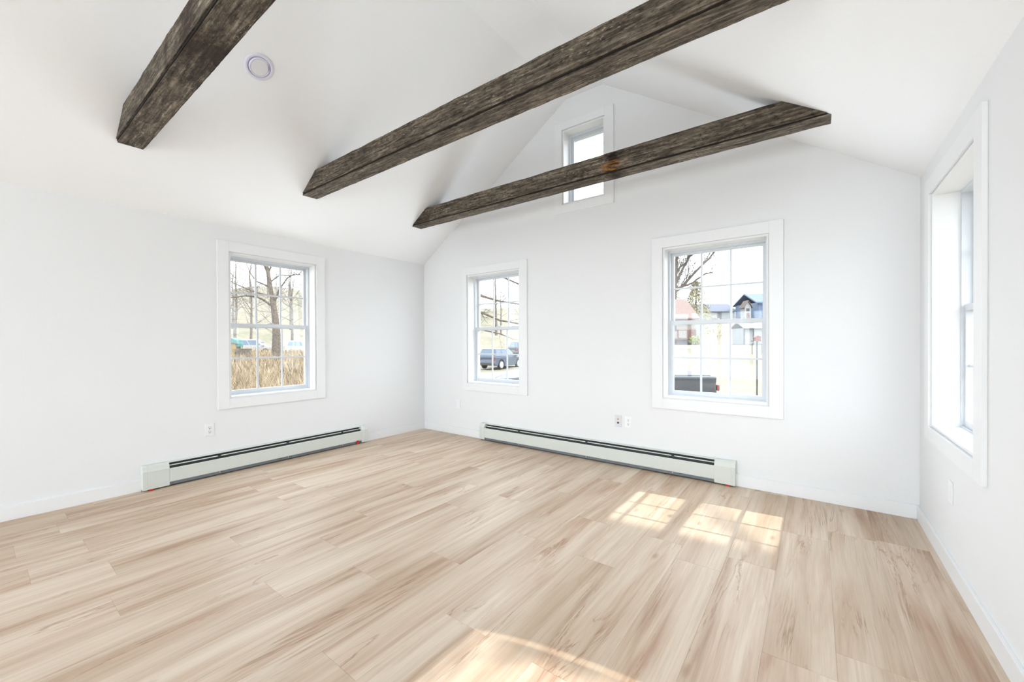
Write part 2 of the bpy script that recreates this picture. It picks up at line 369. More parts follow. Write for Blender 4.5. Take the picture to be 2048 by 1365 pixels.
# ------------------------------------------------------------------ baseboards
BT, BH = 0.015, 0.095
HL = (-3.0, -0.955); HB = (1.085, 3.875)
def bboard(name, a, b, label):
    tag(MB().box(a, b).build(name, 'trim', bevel=0.002), label, 'baseboard', kind='structure')
bboard('baseboard_left', (0, YB, 0), (BT, HL[0], BH), 'white baseboard running away from the left heater towards the camera')
bboard('baseboard_left', (0, HL[1], 0), (BT, 0, BH), 'short white baseboard between the left heater and the room corner')
bboard('baseboard_back', (BT, -BT, 0), (HB[0], 0, BH), 'short white baseboard between the room corner and the gable wall heater')
bboard('baseboard_back', (HB[1], -BT, 0), (W - BT, 0, BH), 'white baseboard between the gable wall heater and the right corner')
bboard('baseboard_right', (W - BT, DOOR[1] + 0.1, 0), (W, -BT * 0, BH), 'white baseboard along the right wall under the deep-set window')
bboard('baseboard_right', (W - BT, YB, 0), (W, DOOR[0] - 0.1, BH), 'white baseboard beyond the oval glass door')

# ------------------------------------------------------------------ windows
class Fr:
    """maps wall coordinates (u along wall, d outward from the inner face, z) to the room"""
    def __init__(s, f): s.f = f
    def box(s, mb, u0, u1, d0, d1, z0, z1): return mb.box(s.f(u0, d0, z0), s.f(u1, d1, z1))
F_left = Fr(lambda u, d, z: (-d, u, z)); F_back = Fr(lambda u, d, z: (u, d, z)); F_right = Fr(lambda u, d, z: (W + d, u, z))
def window(name, F, u0, u1, z0, z1, cas, label, casl=None, hung=True):
    base = F.f((u0 + u1) / 2, 0, z0); r = empty(name, base); tag(r, label, 'window', kind='structure')
    def P(nm, mat, boxes, parent=r, bevel=0.0):
        m = MB()
        for bx in boxes: F.box(m, *bx)
        return m.build(nm, mat, parent, bevel=bevel)
    cl = casl or (cas, cas, cas, cas); ct = 0.018; rv = 0.006
    l_, r_, t_, b_ = cl
    P('casing', 'trim', [(u0 - l_, u0 - rv, -ct, 0, z0 - b_, z1 + t_)], bevel=0.0015)
    P('casing', 'trim', [(u1 + rv, u1 + r_, -ct, 0, z0 - b_, z1 + t_)], bevel=0.0015)
    P('casing', 'trim', [(u0 - rv, u1 + rv, -ct, 0, z1 + rv, z1 + t_)], bevel=0.0015)
    P('casing', 'trim', [(u0 - rv, u1 + rv, -ct, 0, z0 - b_, z0 - rv)], bevel=0.0015)
    # jamb lining, drawn slightly proud into the opening
    j = 0.012; e = 0.0005
    P('jamb', 'trim', [(u0, u0 + j, -0.004, 0.125, z0, z1)]); P('jamb', 'trim', [(u1 - j, u1, -0.004, 0.125, z0, z1)])
    P('jamb', 'trim', [(u0 + j, u1 - j, -0.004, 0.125, z1 - j, z1)]); P('jamb', 'trim', [(u0 + j, u1 - j, -0.004, 0.125, z0, z0 + j)])
    fo = 0.03 if hung else 0.036
    P('frame', 'vinyl', [(u0, u0 + fo, 0.112, TH, z0, z1), (u1 - fo, u1, 0.112, TH, z0, z1), (u0 + fo, u1 - fo, 0.112, TH, z1 - fo, z1), (u0 + fo, u1 - fo, 0.112, TH, z0, z0 + 0.022)], bevel=0.001)
    if not hung:
        s = 0.026; a0, a1, c0, c1 = u0 + fo, u1 - fo, z0 + 0.022, z1 - fo
        sa = P('sash', 'vinyl', [(a0, a0 + s, 0.135, 0.185, c0, c1), (a1 - s, a1, 0.135, 0.185, c0, c1), (a0 + s, a1 - s, 0.135, 0.185, c1 - s, c1), (a0 + s, a1 - s, 0.135, 0.185, c0, c0 + s)])
        P('pane', 'glass', [(a0 + s, a1 - s, 0.160, 0.164, c0 + s, c1 - s)], sa)
        return r
    mid = (z0 + z1) / 2 + 0.005
    def sash(nm, d0, d1, zb, zt, st, rb, rtp, inset):
        a0, a1 = u0 + 0.03 - inset, u1 - 0.03 + inset; g0, g1, h0, h1 = a0 + st, a1 - st, zb + rb, zt - rtp
        s = P(nm, 'vinyl', [(a0, g0, d0, d1, zb, zt), (g1, a1, d0, d1, zb, zt), (g0, g1, d0, d1, h1, zt), (g0, g1, d0, d1, zb, h0)], bevel=0.001)
        mw = 0.016; md = (d0 + d1) / 2; us = [g0 + (g1 - g0) * i / 3 for i in range(4)]; zm = (h0 + h1) / 2
        for q in us[1:3]: P('muntin', 'vinyl', [(q - mw / 2, q + mw / 2, md - 0.006, md + 0.006, h0, h1)], s)
        for q in range(3):
            lo = us[q] + (mw / 2 if q else 0); hi = us[q + 1] - (mw / 2 if q < 2 else 0)
            P('muntin', 'vinyl', [(lo, hi, md - 0.0055, md + 0.0055, zm - mw / 2, zm + mw / 2)], s)
            P('pane', 'glass', [(lo, hi, md - 0.0015, md + 0.0015, h0, zm - mw / 2)], s)
            P('pane', 'glass', [(lo, hi, md - 0.0015, md + 0.0015, zm + mw / 2, h1)], s)
        return s
    sash('upper_sash', 0.158, 0.188, mid - 0.02, z1 - 0.022, 0.030, 0.034, 0.028, 0.006)
    ls = sash('lower_sash', 0.124, 0.156, z0 + 0.02, mid + 0.020, 0.036, 0.036, 0.036, 0.010)
    uc = (u0 + u1) / 2
    P('sash_lock', 'vinyl', [(uc - 0.03, uc + 0.03, 0.118, 0.15, mid + 0.020, mid + 0.030), (uc - 0.012, uc + 0.012, 0.112, 0.14, mid + 0.030, mid + 0.038)], ls, bevel=0.002)
    return r
window('window_1', F_left, *win_left, CZ0, CZ1, 0.098, 'white double-hung grid window above the shorter heater, tree trunk outside')
window('window_2', F_back, *win_mid, CZ0, CZ1, 0.10, 'white double-hung grid window near the room corner, dark car outside', casl=(0.082, 0.112, 0.098, 0.098))
window('window_3', F_back, *win_right, CZ0, CZ1, 0.10, 'white double-hung grid window beyond the longer heater, lawn and houses outside')
window('window_4', F_back, gab[0], gab[1], gab[2], gab[3], 0.10, 'small undivided window high in the gable behind a beam', hung=False, casl=(0.095, 0.10, 0.085, 0.10))
window('window_5', F_right, *win_side, CZ0, CZ1 + 0.02, 0.115, 'white double-hung window deep in the right wall, letting in sunshine', casl=(0.115, 0.115, 0.10, 0.09))

# door with an oval of frosted glass in the right wall, out of the picture: the source of the soft sun pool on the floor
dr = empty('door_2', (W + 0.1, (DOOR[0] + DOOR[1]) / 2, 0)); tag(dr, 'white entrance door with a tall oval of frosted glass', 'door', kind='structure')
dc = (DOOR[0] + DOOR[1]) / 2; OZ, OA, OB = 1.22, 0.30, 0.80; N = 48; dd0, dd1 = 0.12, 0.165
mb = MB()
oval = [(dc + OA * math.cos(2 * math.pi * i / N), OZ + OB * math.sin(2 * math.pi * i / N)) for i in range(N)]
def onrect(t):
    c, s = math.cos(t), math.sin(t); hx = (DOOR[1] - DOOR[0]) / 2 - 0.005
    k = min(hx / abs(c) if abs(c) > 1e-6 else 9e9, ((2.045 - OZ) if s > 0 else (OZ - 0.005)) / abs(s) if abs(s) > 1e-6 else 9e9)
    return (dc + c * k, OZ + s * k)
rect = [onrect(2 * math.pi * i / N) for i in range(N)]
# true corners
for cu, cz in ((DOOR[0] + .005, 0.005), (DOOR[1] - .005, 0.005), (DOOR[0] + .005, 2.045), (DOOR[1] - .005, 2.045)):
    i = min(range(N), key=lambda k: (rect[k][0] - cu) ** 2 + (rect[k][1] - cz) ** 2); rect[i] = (cu, cz)
pts = [(W + d, u, z) for d in (dd0, dd1) for ring in (oval, rect) for u, z in ring]
fs = []
for i in range(N):
    j = (i + 1) % N
    fs += [(i, j, N + j, N + i), (2 * N + i, 3 * N + i, 3 * N + j, 2 * N + j), (i, 2 * N + i, 2 * N + j, j), (N + i, N + j, 3 * N + j, 3 * N + i)]
mb.poly(pts, fs).build('door_panel', 'trim', dr)
ring2 = [(dc + (OA - 0.035) * math.cos(2 * math.pi * i / N), OZ + (OB - 0.035) * math.sin(2 * math.pi * i / N)) for i in range(N)]
MB().poly([(W + 0.142, u, z) for u, z in oval] + [(W + 0.142, u, z) for u, z in ring2], [(i, (i + 1) % N, N + (i + 1) % N, N + i) for i in range(N)]).build('bevelled_rim', 'bevel_glass', dr)
MB().poly([(W + 0.142, u, z) for u, z in ring2], [tuple(range(N))]).build('frosted_pane', 'frosted', dr)
mb = MB()
for a, b, c, d in ((DOOR[0] - .1, DOOR[0], 0, 2.15), (DOOR[1], DOOR[1] + .1, 0, 2.15), (DOOR[0], DOOR[1], 2.05, 2.15)): mb.box((W - 0.018, a, c), (W, b, d))
mb.build('casing', 'trim', dr, bevel=0.002)
MB().lathe([(0.028, 0), (0.028, 0.008), (0.012, 0.012), (0.012, 0.045), (0.027, 0.055), (0.027, 0.075), (0.015, 0.085)], (W + dd0, DOOR[1] - 0.07, 0.95), (-1, 0, 0), 16).build('knob', 'steel', dr, smooth=True)

# added glazed door in the unseen end wall, an opening for the rear lamp
rd = empty('added_rear_door', ((RD[0] + RD[1]) / 2, YB - 0.1, 0)); tag(rd, 'added wide glazed door in the unseen end wall', 'door', kind='structure')
n_ = 4; wd = (RD[1] - RD[0]) / n_
for i in range(n_):
    a, b = RD[0] + i * wd, RD[0] + (i + 1) * wd; y0, y1 = YB - 0.12, YB - 0.07
    m = MB().box((a, y0, 0), (a + .05, y1, RD[3])).box((b - .05, y0, 0), (b, y1, RD[3])).box((a + .05, y0, 0), (b - .05, y1, .08)).box((a + .05, y0, RD[3] - .06), (b - .05, y1, RD[3]))
    lf = m.build('door_leaf', 'vinyl', rd); MB().box((a + .05, YB - 0.098, .08), (b - .05, YB - 0.094, RD[3] - .06)).build('pane', 'glass', lf)

gw = empty('added_gable_window', (W / 2, YB - 0.1, GW[2])); tag(gw, 'small added window high in the unseen gable over the glazed door', 'window', kind='structure')  # made-up window, an opening for the rear gable lamp
m = MB().box((GW[0], YB - .13, GW[2]), (GW[0] + .05, YB - .07, GW[3])).box((GW[1] - .05, YB - .13, GW[2]), (GW[1], YB - .07, GW[3])).box((GW[0] + .05, YB - .13, GW[2]), (GW[1] - .05, YB - .07, GW[2] + .05)).box((GW[0] + .05, YB - .13, GW[3] - .05), (GW[1] - .05, YB - .07, GW[3])); m.build('frame', 'vinyl', gw)
MB().box((GW[0] + .05, YB - .1, GW[2] + .05), (GW[1] - .05, YB - .096, GW[3] - .05)).build('pane', 'glass', gw)

# ------------------------------------------------------------------ ceiling beams
BZ0, BZ1 = 2.618, 2.788
def xl(z): return (z - HE) / SL
def board(mb, y0, y1, z0, z1, seed, amp, nx=200, nc=4, inset=0.0):
    """rough sawn board along x with ends cut to the ceiling slopes; cross-section ring subdivided and roughened"""
    ring = []
    def side(p, q, k):
        for i in range(k): ring.append((p[0] + (q[0] - p[0]) * i / k, p[1] + (q[1] - p[1]) * i / k))
    ky = max(1, min(nc, int((y1 - y0) / 0.03))); kz = max(1, min(nc, int((z1 - z0) / 0.03)))
    side((y0, z0), (y1, z0), ky); side((y1, z0), (y1, z1), kz); side((y1, z1), (y0, z1), ky); side((y0, z1), (y0, z0), kz)
    n = len(ring); o = len(mb.v); cy, cz = (y0 + y1) / 2, (z0 + z1) / 2
    for i in range(nx + 1):
        t = i / nx
        for (y, z) in ring:
            a = xl(z) + inset; b = W - xl(z) - inset; x_ = a + (b - a) * t
            s = mnoise.noise(Vector((x_ * 1.3 + seed, y * 9, z * 9))) * 0.2 + mnoise.noise(Vector((x_ * 9 + seed, y * 25, z * 25))) * 0.5 + mnoise.noise(Vector((x_ * 31 + seed, y * 60, z * 60))) * 0.35
            chip = max(0, mnoise.noise(Vector((x_ * 3.1 + seed * 2, y * 14 + 5, z * 14))) - 0.30) * 1.3
            k = amp * (s - chip * (1.6 if (y in (y0, y1) and z in (z0, z1)) else 0.3))
            dy = (1 if y > cy else -1) * k if (y1 - y0) > 0.03 or True else 0
            yy = y + (dy * min(1, abs(y - cy) / ((y1 - y0) / 2))); zz = z + (1 if z > cz else -1) * k * min(1, abs(z - cz) / ((z1 - z0) / 2))
            mb.v.append((x_, yy, zz))
    for i in range(nx):
        for j in range(n):
            j2 = (j + 1) % n; mb.f.append((o + i * n + j, o + (i + 1) * n + j, o + (i + 1) * n + j2, o + i * n + j2))
    mb.f.append(tuple(o + j for j in range(n))); mb.f.append(tuple(o + nx * n + j for j in range(n))[::-1])
    return mb
beams = [(-0.612, -0.452, 3.0, [((3.05, -0.61, 2.72), 0.115, 0.95, True)], 'rough dark reclaimed timber beam crossing in front of the small gable window'),
         (-1.927, -1.765, 11.0, [((2.93, -1.93, 2.72), 0.05, 0.5, False)], 'rough dark reclaimed timber beam, the middle one of three'),
         (-3.210, -3.052, 23.0, [((2.05, -3.13, 2.62), 0.2, 0.85, False), ((1.72, -3.21, 2.70), 0.06, 0.7, False)], 'rough dark reclaimed timber beam, the one farthest from the gable wall')]
for i, (y0, y1, sd, st, lb) in enumerate(beams):
    bm_ = beam_mat('barn_wood.%03d' % i, sd, st)
    r = empty('ceiling_beam', (W / 2, (y0 + y1) / 2, BZ0)); tag(r, lb, 'beam', 'timber beams under the ceiling')
    t = 0.022; gy, gz = 0.011, 0.014
    board(MB(), y0, y0 + t, BZ0 + gz, BZ1, sd, 0.0026).build('side_board', bm_, r)
    board(MB(), y1 - t, y1, BZ0 + gz, BZ1, sd + 5, 0.0026).build('side_board', bm_, r)
    board(MB(), y0 + gy, y1 - gy, BZ0, BZ0 + t, sd + 9, 0.0026).build('bottom_board', bm_, r)
    board(MB(), y0 + 0.006, y1 - 0.006, BZ0 + 0.006, BZ1 - 0.012, 0, 0.0, 2, 1, 0.004).build('seam_shade_box', 'seam_shade', r)  # dark box whose edges paint the shade in the corner notches

# ------------------------------------------------------------------ recessed ceiling light
nrm = Vector((SL, 0, -1)).normalized(); lc = Vector((1.279, -2.598, HE + SL * 1.279))
r = empty('ceiling_light', lc); tag(r, 'round white recessed ceiling light with tilting inner lamp', 'light')
MB().lathe([(0.093, 0.0), (0.091, 0.004), (0.082, 0.0065), (0.0725, 0.006), (0.071, 0.004), (0.071, 0.0)], lc, nrm, 48).build('trim_ring', 'lamp', r, smooth=True)
tn = (nrm + Vector((0.05, 0.13, 0.03))).normalized(); ic = lc + Vector((SL, 0, -1)).normalized() * 0.006
MB().lathe([(0.0708, -0.001), (0.0708, 0.0030), (0.069, 0.0032), (0.060, 0.0032)], lc, nrm, 48).build('gimbal_gap', 'lamp_line', r, smooth=True)
ic = ic + Vector((0.001, 0.001, 0.0008))
MB().lathe([(0.066, -0.012), (0.066, 0.004), (0.064, 0.0055), (0.059, 0.0055), (0.057, 0.0035)], ic, tn, 48).build('inner_lamp', 'lamp', r, smooth=True)
MB().lathe([(0.0565, -0.002), (0.0565, 0.0042), (0.05, 0.0046)], ic, tn, 48).build('lens', 'lens', r, smooth=True)

# ------------------------------------------------------------------ baseboard heaters
def heater(name, to, L, cap0, cap1, hgt, label, red):
    """to(a, d, z): a along the heater, d out from the wall"""
    r = empty(name, to(L / 2, 0, 0)); tag(r, label, 'heater', 'baseboard heaters')
    def sweep(nm, prof, a0, a1, mat, bevel=0.0, parent=r):
        p0 = [Vector(to(a0, d, z)) for d, z in prof]; vec = Vector(to(a1, 0, 0)) - Vector(to(a0, 0, 0))
        return MB().prism(p0, vec).build(nm, mat, parent, bevel=bevel)
    H = hgt; k = H / 0.205
    a0, a1 = cap0, L - cap1
    sweep('back_panel', [(0, 0.0), (0.006, 0.0), (0.006, H - 0.004), (0, H - 0.004)], 0.004, L - 0.004, 'heater_dark')
    sweep('top_cover', [(0.0, H), (0.022, H), (0.029, H - 0.006), (0.029, H - 0.009), (0.022, H - 0.004), (0.0, H - 0.004)], a0, a1, 'heater')
    sweep('louver', [(0.040, H - 0.024 * k), (0.046, H - 0.0275 * k), (0.046, H - 0.031 * k), (0.040, H - 0.0275 * k)], a0, a1, 'heater')
    sweep('fin_element', [(0.010, 0.055), (0.040, 0.055), (0.032, H - 0.035), (0.010, H - 0.035)], a0, a1, 'heater_dark')
    sweep('front_panel', [(0.056, H - 0.052 * k), (0.060, H - 0.050 * k), (0.064, H - 0.055 * k), (0.064, 0.042), (0.060, 0.037), (0.057, 0.042)], a0, a1, 'heater')
    sweep('bottom_tray', [(0.006, 0.012), (0.054, 0.012), (0.054, 0.040), (0.050, 0.040), (0.050, 0.016), (0.006, 0.016)], a0, a1, 'heater_grey')
    prof = [(0, 0.012), (0.066, 0.012), (0.066, H - 0.045 * k), (0.050, H - 0.010), (0.036, H + 0.003), (0, H + 0.003)]
    for b0, b1, nm in ((0, cap0, 'end_cap'), (L - cap1, L, 'end_cap')):
        c = sweep(nm, prof, b0, b1, 'heater', bevel=0.003)
        w_ = b1 - b0
        if w_ > 0.07:   # raised joint lines of the slip-on cover
            sw = 0.028; e0, e1 = (b0 - 0.002, b0 + sw) if b0 == 0 else (b1 - sw, b1 + 0.002)
            sweep('cover_lip', [(d + (0.0015 if d > 0 else 0), z + (0.0015 if z > 0.05 else -0.001)) for d, z in prof], e0, e1, 'heater', 0.002, c)
            for zz in (H - 0.052 * k, 0.045): sweep('cover_lip', [(0.064, zz), (0.0682, zz), (0.0682, zz + 0.003), (0.064, zz + 0.003)], b0 + 0.002, b1 - 0.002, 'heater', 0, c)
    nclip = max(3, int(L / 0.7))
    for i in range(nclip):
        a = a0 + (a1 - a0) * (i + 0.6) / nclip
        sweep('bracket', [(0.040, H - 0.042 * k), (0.052, H - 0.042 * k), (0.048, H - 0.024 * k), (0.040, H - 0.024 * k)], a - 0.012, a + 0.012, 'heater_dark')
        sweep('clip', [(0.050, 0.022), (0.0565, 0.022), (0.0565, 0.036), (0.050, 0.036)], a - 0.004, a + 0.004, 'steel')
    for a, d0, z0, z1 in red: sweep('foot', [(d0, z0), (d0 + 0.016, z0), (d0 + 0.016, z1), (d0, z1)], a - 0.014, a + 0.014, 'red')
    return r
heater('baseboard_heater', lambda a, d, z: (d, HL[0] + a, z), HL[1] - HL[0], 0.17, 0.075, 0.203, 'shorter off-white baseboard heater along the wall with a single window', [(0.05, 0.052, 0, 0.014), (HL[1] - HL[0] - 0.13, 0.050, 0.006, 0.046)])
heater('baseboard_heater', lambda a, d, z: (HB[0] + a, -d, z), HB[1] - HB[0], 0.075, 0.155, 0.205, 'longer off-white baseboard heater along the gable wall', [(HB[1] - HB[0] - 0.05, 0.052, 0, 0.014)])

# ------------------------------------------------------------------ wall outlets
def outlet(F, u, z, kind, label, pm='plate', name='wall_outlet'):
    w_, h_ = 0.070, 0.115; r = empty(name, F.f(u, 0, z)); tag(r, label, 'outlet')
    def P(nm, mat, u0, u1, d0, d1, z0, z1, parent=r, bevel=0.0): return F.box(MB(), u0, u1, d0, d1, z0, z1).build(nm, mat, parent, bevel=bevel)
    P('plate', pm, u - w_ / 2, u + w_ / 2, -0.0055, 0, z - h_ / 2, z + h_ / 2, bevel=0.0025)
    if kind == 'duplex':
        for s in (-1, 1):
            zc = z + s * 0.0195
            q = P('receptacle', 'plate', u - 0.0165, u + 0.0165, -0.0085, -0.005, zc - 0.014, zc + 0.014, bevel=0.003)
            P('slot', 'slot', u - 0.0075, u - 0.0048, -0.0089, -0.0065, zc - 0.001, zc + 0.009, q); P('slot', 'slot', u + 0.0048, u + 0.0075, -0.0089, -0.0065, zc - 0.001, zc + 0.007, q)
            P('slot', 'slot', u - 0.0035, u + 0.0035, -0.0089, -0.0065, zc - 0.011, zc - 0.005, q)
        P('screw', 'steel', u - 0.002, u + 0.002, -0.0066, -0.005, z - 0.002, z + 0.002)
    elif kind == 'jack':
        ax = Vector(F.f(0, -1, 0)) - Vector(F.f(0, 0, 0))
        MB().lathe([(0.0075, 0), (0.0075, 0.003), (0.0048, 0.0035), (0.0048, 0.011), (0.002, 0.012)], F.f(u, -0.0055, z + 0.018), ax, 12).build('coax_jack', 'brass', r)
        P('data_jack', 'slot', u - 0.009, u + 0.009, -0.0075, -0.005, z - 0.026, z - 0.009)
        for s in (-1, 1): P('screw', 'steel', u - 0.002, u + 0.002, -0.0066, -0.005, z + s * 0.042 - .002, z + s * 0.042 + .002)
    else:
        P('insert', 'plate', u - 0.0165, u + 0.0165, -0.0075, -0.005, z - 0.033, z + 0.033, bevel=0.001)
    return r
outlet(F_left, -2.532, 0.419, 'duplex', 'white duplex outlet on the wall above the shorter heater')
outlet(F_back, 0.666, 0.399, 'blank', 'plain white outlet plate beside the window nearest the room corner')
outlet(F_back, 2.849, 0.424, 'jack', 'pale grey jack plate with a dark data socket above the longer heater', 'plate_grey')
outlet(F_back, 2.953, 0.424, 'duplex', 'white duplex outlet beside the grey jack plate')
outlet(F_right, -0.79, 0.42, 'blank', 'white outlet plate below the deep-set window in the right wall')

#EXTERIOR
# ------------------------------------------------------------------ the land outside
def gp(u, v, depth): p = at(u, v, depth); return (p.x, p.y, p.z)
CTRL = [gp(585, 712, 45), gp(510, 712, 45), gp(545, 716, 34), gp(550, 790, 13.7), gp(545, 740, 22), gp(535, 700, 60), gp(535, 660, 85), gp(535, 575, 125), gp(460, 700, 55), gp(460, 600, 110), gp(640, 700, 55), gp(640, 600, 115),
        gp(986, 740, 33), gp(1021, 733, 36), gp(1000, 768, 20.7), gp(1000, 712, 48), gp(1000, 672, 75), gp(1000, 620, 120), gp(830, 700, 50), gp(830, 620, 110),
        gp(1430, 690, 52), gp(1360, 690, 52), gp(1430, 757, 25), gp(1430, 800, 15), gp(1510, 690, 45), gp(1450, 648, 85), gp(1450, 634, 120), gp(1250, 690, 55), gp(1250, 650, 95), gp(1700, 690, 60), gp(1700, 650, 100),
        (2.5, 3, -0.7), (-3, 0, -0.65), (-3, -6, -0.6), (8, 0, -0.6), (8, -8, -0.6), (2.5, -14, -0.6), (20, -4, -0.6), (25, 20, -0.5), (-30, -25, -0.3), (40, -30, -0.5), (50, 10, -0.3)]
def terrain(x, y):
    s = t = 0
    for a, b, c in CTRL:
        d = ((x - a) ** 2 + (y - b) ** 2) + 0.5; k = 1 / d ** 1.9; s += k * c; t += k
    return s / t
def ground_mat():
    m, n, l, b = new_mat('dry_lawn'); geo = n.new('ShaderNodeNewGeometry'); P = geo.outputs['Position']
    a = nzt(n, l, vmul(n, l, P, (0.12, 0.12, 0.12)), 1, 5, 0.6, 0.4); f = nzt(n, l, vmul(n, l, P, (3, 3, 3)), 1, 4, 0.7)
    r = ramp(n, [(0.32, (0.12, 0.12, 0.082)), (0.46, (0.175, 0.160, 0.120)), (0.60, (0.20, 0.18, 0.148)), (0.74, (0.130, 0.122, 0.078))]); l.new(a, r.inputs['Fac'])
    r2 = ramp(n, [(0.3, (0.78, 0.78, 0.78)), (0.6, (1.08, 1.08, 1.08))]); l.new(f, r2.inputs['Fac'])
    l.new(mix_col(n, l, 1.0, r.outputs['Color'], r2.outputs['Color'], 'MULTIPLY'), b.inputs['Base Color']); b.inputs['Roughness'].default_value = 0.95; b.inputs['Specular IOR Level'].default_value = 0.1
    return m
M['ground'] = ground_mat()
M['bark'] = plain('bark', (0.085, 0.066, 0.052), 0.9, 14, 0.5, bump=0.5)
M['bark_pale'] = plain('pale_bark', (0.12, 0.102, 0.088), 0.9, 6, 0.4)
M['reed'] = plain('dry_reed', (0.235, 0.180, 0.115), 0.9, 4, 0.75)
M['drive'] = plain('pale_gravel', (0.19, 0.19, 0.19), 0.9, 3, 0.12)
M['black_paint'] = plain('black_car_paint', (0.035, 0.038, 0.045), 0.18, 4, 0.05)
M['blue_paint'] = plain('dark_blue_car_paint', (0.050, 0.060, 0.085), 0.18, 4, 0.05)
M['white_paint'] = plain('white_car_paint', (0.22, 0.22, 0.22), 0.25, 4, 0.03)
M['car_glass'] = plain('tinted_car_glass', (0.06, 0.085, 0.12), 0.06, 3, 0.1)
M['tyre'] = plain('tyre_rubber', (0.025, 0.025, 0.025), 0.8)
M['alloy'] = plain('alloy_rim', (0.30, 0.30, 0.31), 0.4)
M['tail'] = plain('red_lens', (0.16, 0.03, 0.025), 0.25)
M['lampclear'] = plain('clear_lens', (0.40, 0.40, 0.40), 0.2)
M['shingle'] = plain('pink_brown_shingle', (0.15, 0.105, 0.093), 0.9, 6, 0.2)
M['grey_roof'] = plain('slate_grey_roof', (0.085, 0.092, 0.12), 0.8, 4, 0.1)
M['peach'] = plain('peach_siding', (0.17, 0.138, 0.11), 0.8, 3, 0.05)
M['white_siding'] = plain('white_siding', (0.20, 0.20, 0.20), 0.8, 3, 0.03)
M['deckwood'] = plain('red_brown_deck', (0.09, 0.042, 0.032), 0.8, 5, 0.15)
M['blue_metal'] = plain('blue_metal_siding', (0.065, 0.092, 0.15), 0.6, 3, 0.05)
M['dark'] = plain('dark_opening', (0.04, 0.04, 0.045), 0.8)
M['teal'] = plain('teal_tarp', (0.05, 0.13, 0.125), 0.7, 6, 0.2)
M['yellow'] = plain('yellow_wood', (0.17, 0.115, 0.04), 0.8, 6, 0.2)
M['orange'] = plain('orange_tarp', (0.2, 0.075, 0.015), 0.7, 8, 0.3)
M['black_metal'] = plain('black_pole_metal', (0.03, 0.03, 0.03), 0.5)
M['needle'] = plain('pale_evergreen', (0.20, 0.175, 0.095), 0.9, 2, 0.35)
M['shrub'] = plain('yellow_green_leaf', (0.17, 0.17, 0.06), 0.9, 6, 0.3)

xs = [-150 + 4 * i for i in range(26)] + [-46 + 1.6 * i for i in range(50)] + [36 + 6 * i for i in range(8)]
ys = [-45 + 5 * i for i in range(9)] + [0 + 1.6 * i for i in range(45)] + [74 + 5 * i for i in range(17)]
mb = MB(); nx, ny = len(xs), len(ys)
for y in ys:
    for x in xs:
        z = terrain(x, y)
        if -4 < x < 9 and -12 < y < 4: z = min(z, -0.6)
        mb.v.append((x, y, z))
mb.f = [(j * nx + i, j * nx + i + 1, (j + 1) * nx + i + 1, (j + 1) * nx + i) for j in range(ny - 1) for i in range(nx - 1)]
tag(mb.build('ground', 'ground', smooth=True), 'dry winter lawn and hillside around the house', 'ground', kind='structure')
# pale gravel drive under the parked cars seen beside the room corner
mb = MB(); path = [gp(880, 775, 24), gp(960, 762, 23), gp(1010, 757, 25), gp(1045, 748, 28), gp(1100, 742, 32)]; N = 24
for i in range(N + 1):
    t = i / N * (len(path) - 1); k = min(int(t), len(path) - 2); q = Vector(path[k]).lerp(Vector(path[k + 1]), t - k)
    for s in (-4, -1.5, 1.5, 5):
        x_, y_ = q.x + FW.x * s, q.y + FW.y * s; mb.v.append((x_, y_, terrain(x_, y_) + 0.06))
mb.f = [(4 * i + j, 4 * i + j + 1, 4 * (i + 1) + j + 1, 4 * (i + 1) + j) for i in range(N) for j in range(3)]
tag(mb.build('driveway', 'drive', smooth=True), 'pale gravel drive under the parked dark cars', 'driveway', kind='structure')

# ---- trees
def branchlets(mb, p, d, ln, rad, lvl, rng, k=4):
    pts = [p]; q = Vector(p); dd = Vector(d)
    for i in range(3):
        dd = (dd + Vector((rng.uniform(-1, 1), rng.uniform(-1, 1), rng.uniform(-.6, .9))) * 0.22).normalized(); q = q + dd * ln / 3; pts.append(q.copy())
    mb.tube(pts, [rad, rad * .8, rad * .62, rad * .45], k, cap=False)
    if lvl <= 0: return
    for i in range(rng.choice((2, 3))):
        b = pts[rng.choice((1, 2, 3))]
        nd = (dd + Vector((rng.uniform(-1, 1), rng.uniform(-1, 1), rng.uniform(-.5, .8))) * 0.85).normalized()
        branchlets(mb, b, nd, ln * rng.uniform(.55, .8), rad * .5, lvl - 1, rng, k)
def limb_tree(label, base, trunk, tr, limbs, seed, twigs=3, name='bare_tree', mat='bark', group=None, tl=1.2):
    """trunk: world points, tr: radii, limbs: lists of (points, r0, r1)"""
    rng = random.Random(seed); r = empty(name, base); tag(r, label, 'tree', group)
    MB().tube(trunk, tr, 10).build('trunk', mat, r, smooth=True)
    m = MB()
    for pts, r0, r1 in limbs:
        pts = [Vector(p) for p in pts]; n = len(pts); m.tube(pts, [r0 + (r1 - r0) * i / (n - 1) for i in range(n)], 6)
        for i in range(1, n):
            for _ in range(twigs):
                p = pts[i - 1].lerp(pts[i], rng.random()); d = ((pts[i] - pts[i - 1]).normalized() + Vector((rng.uniform(-1, 1), rng.uniform(-1, 1), rng.uniform(-.4, 1))) * .9).normalized()
                branchlets(m, p, d, tl * rng.uniform(.5, 1.2), max(0.008, r1 * .6), 2, rng)
    m.build('branches', mat, r)
    return r
D = 22.0
P_ = lambda u, v, dz=0: at(u, v, D + dz)
b0 = P_(552, 716); b0.z = terrain(b0.x, b0.y) - 0.1
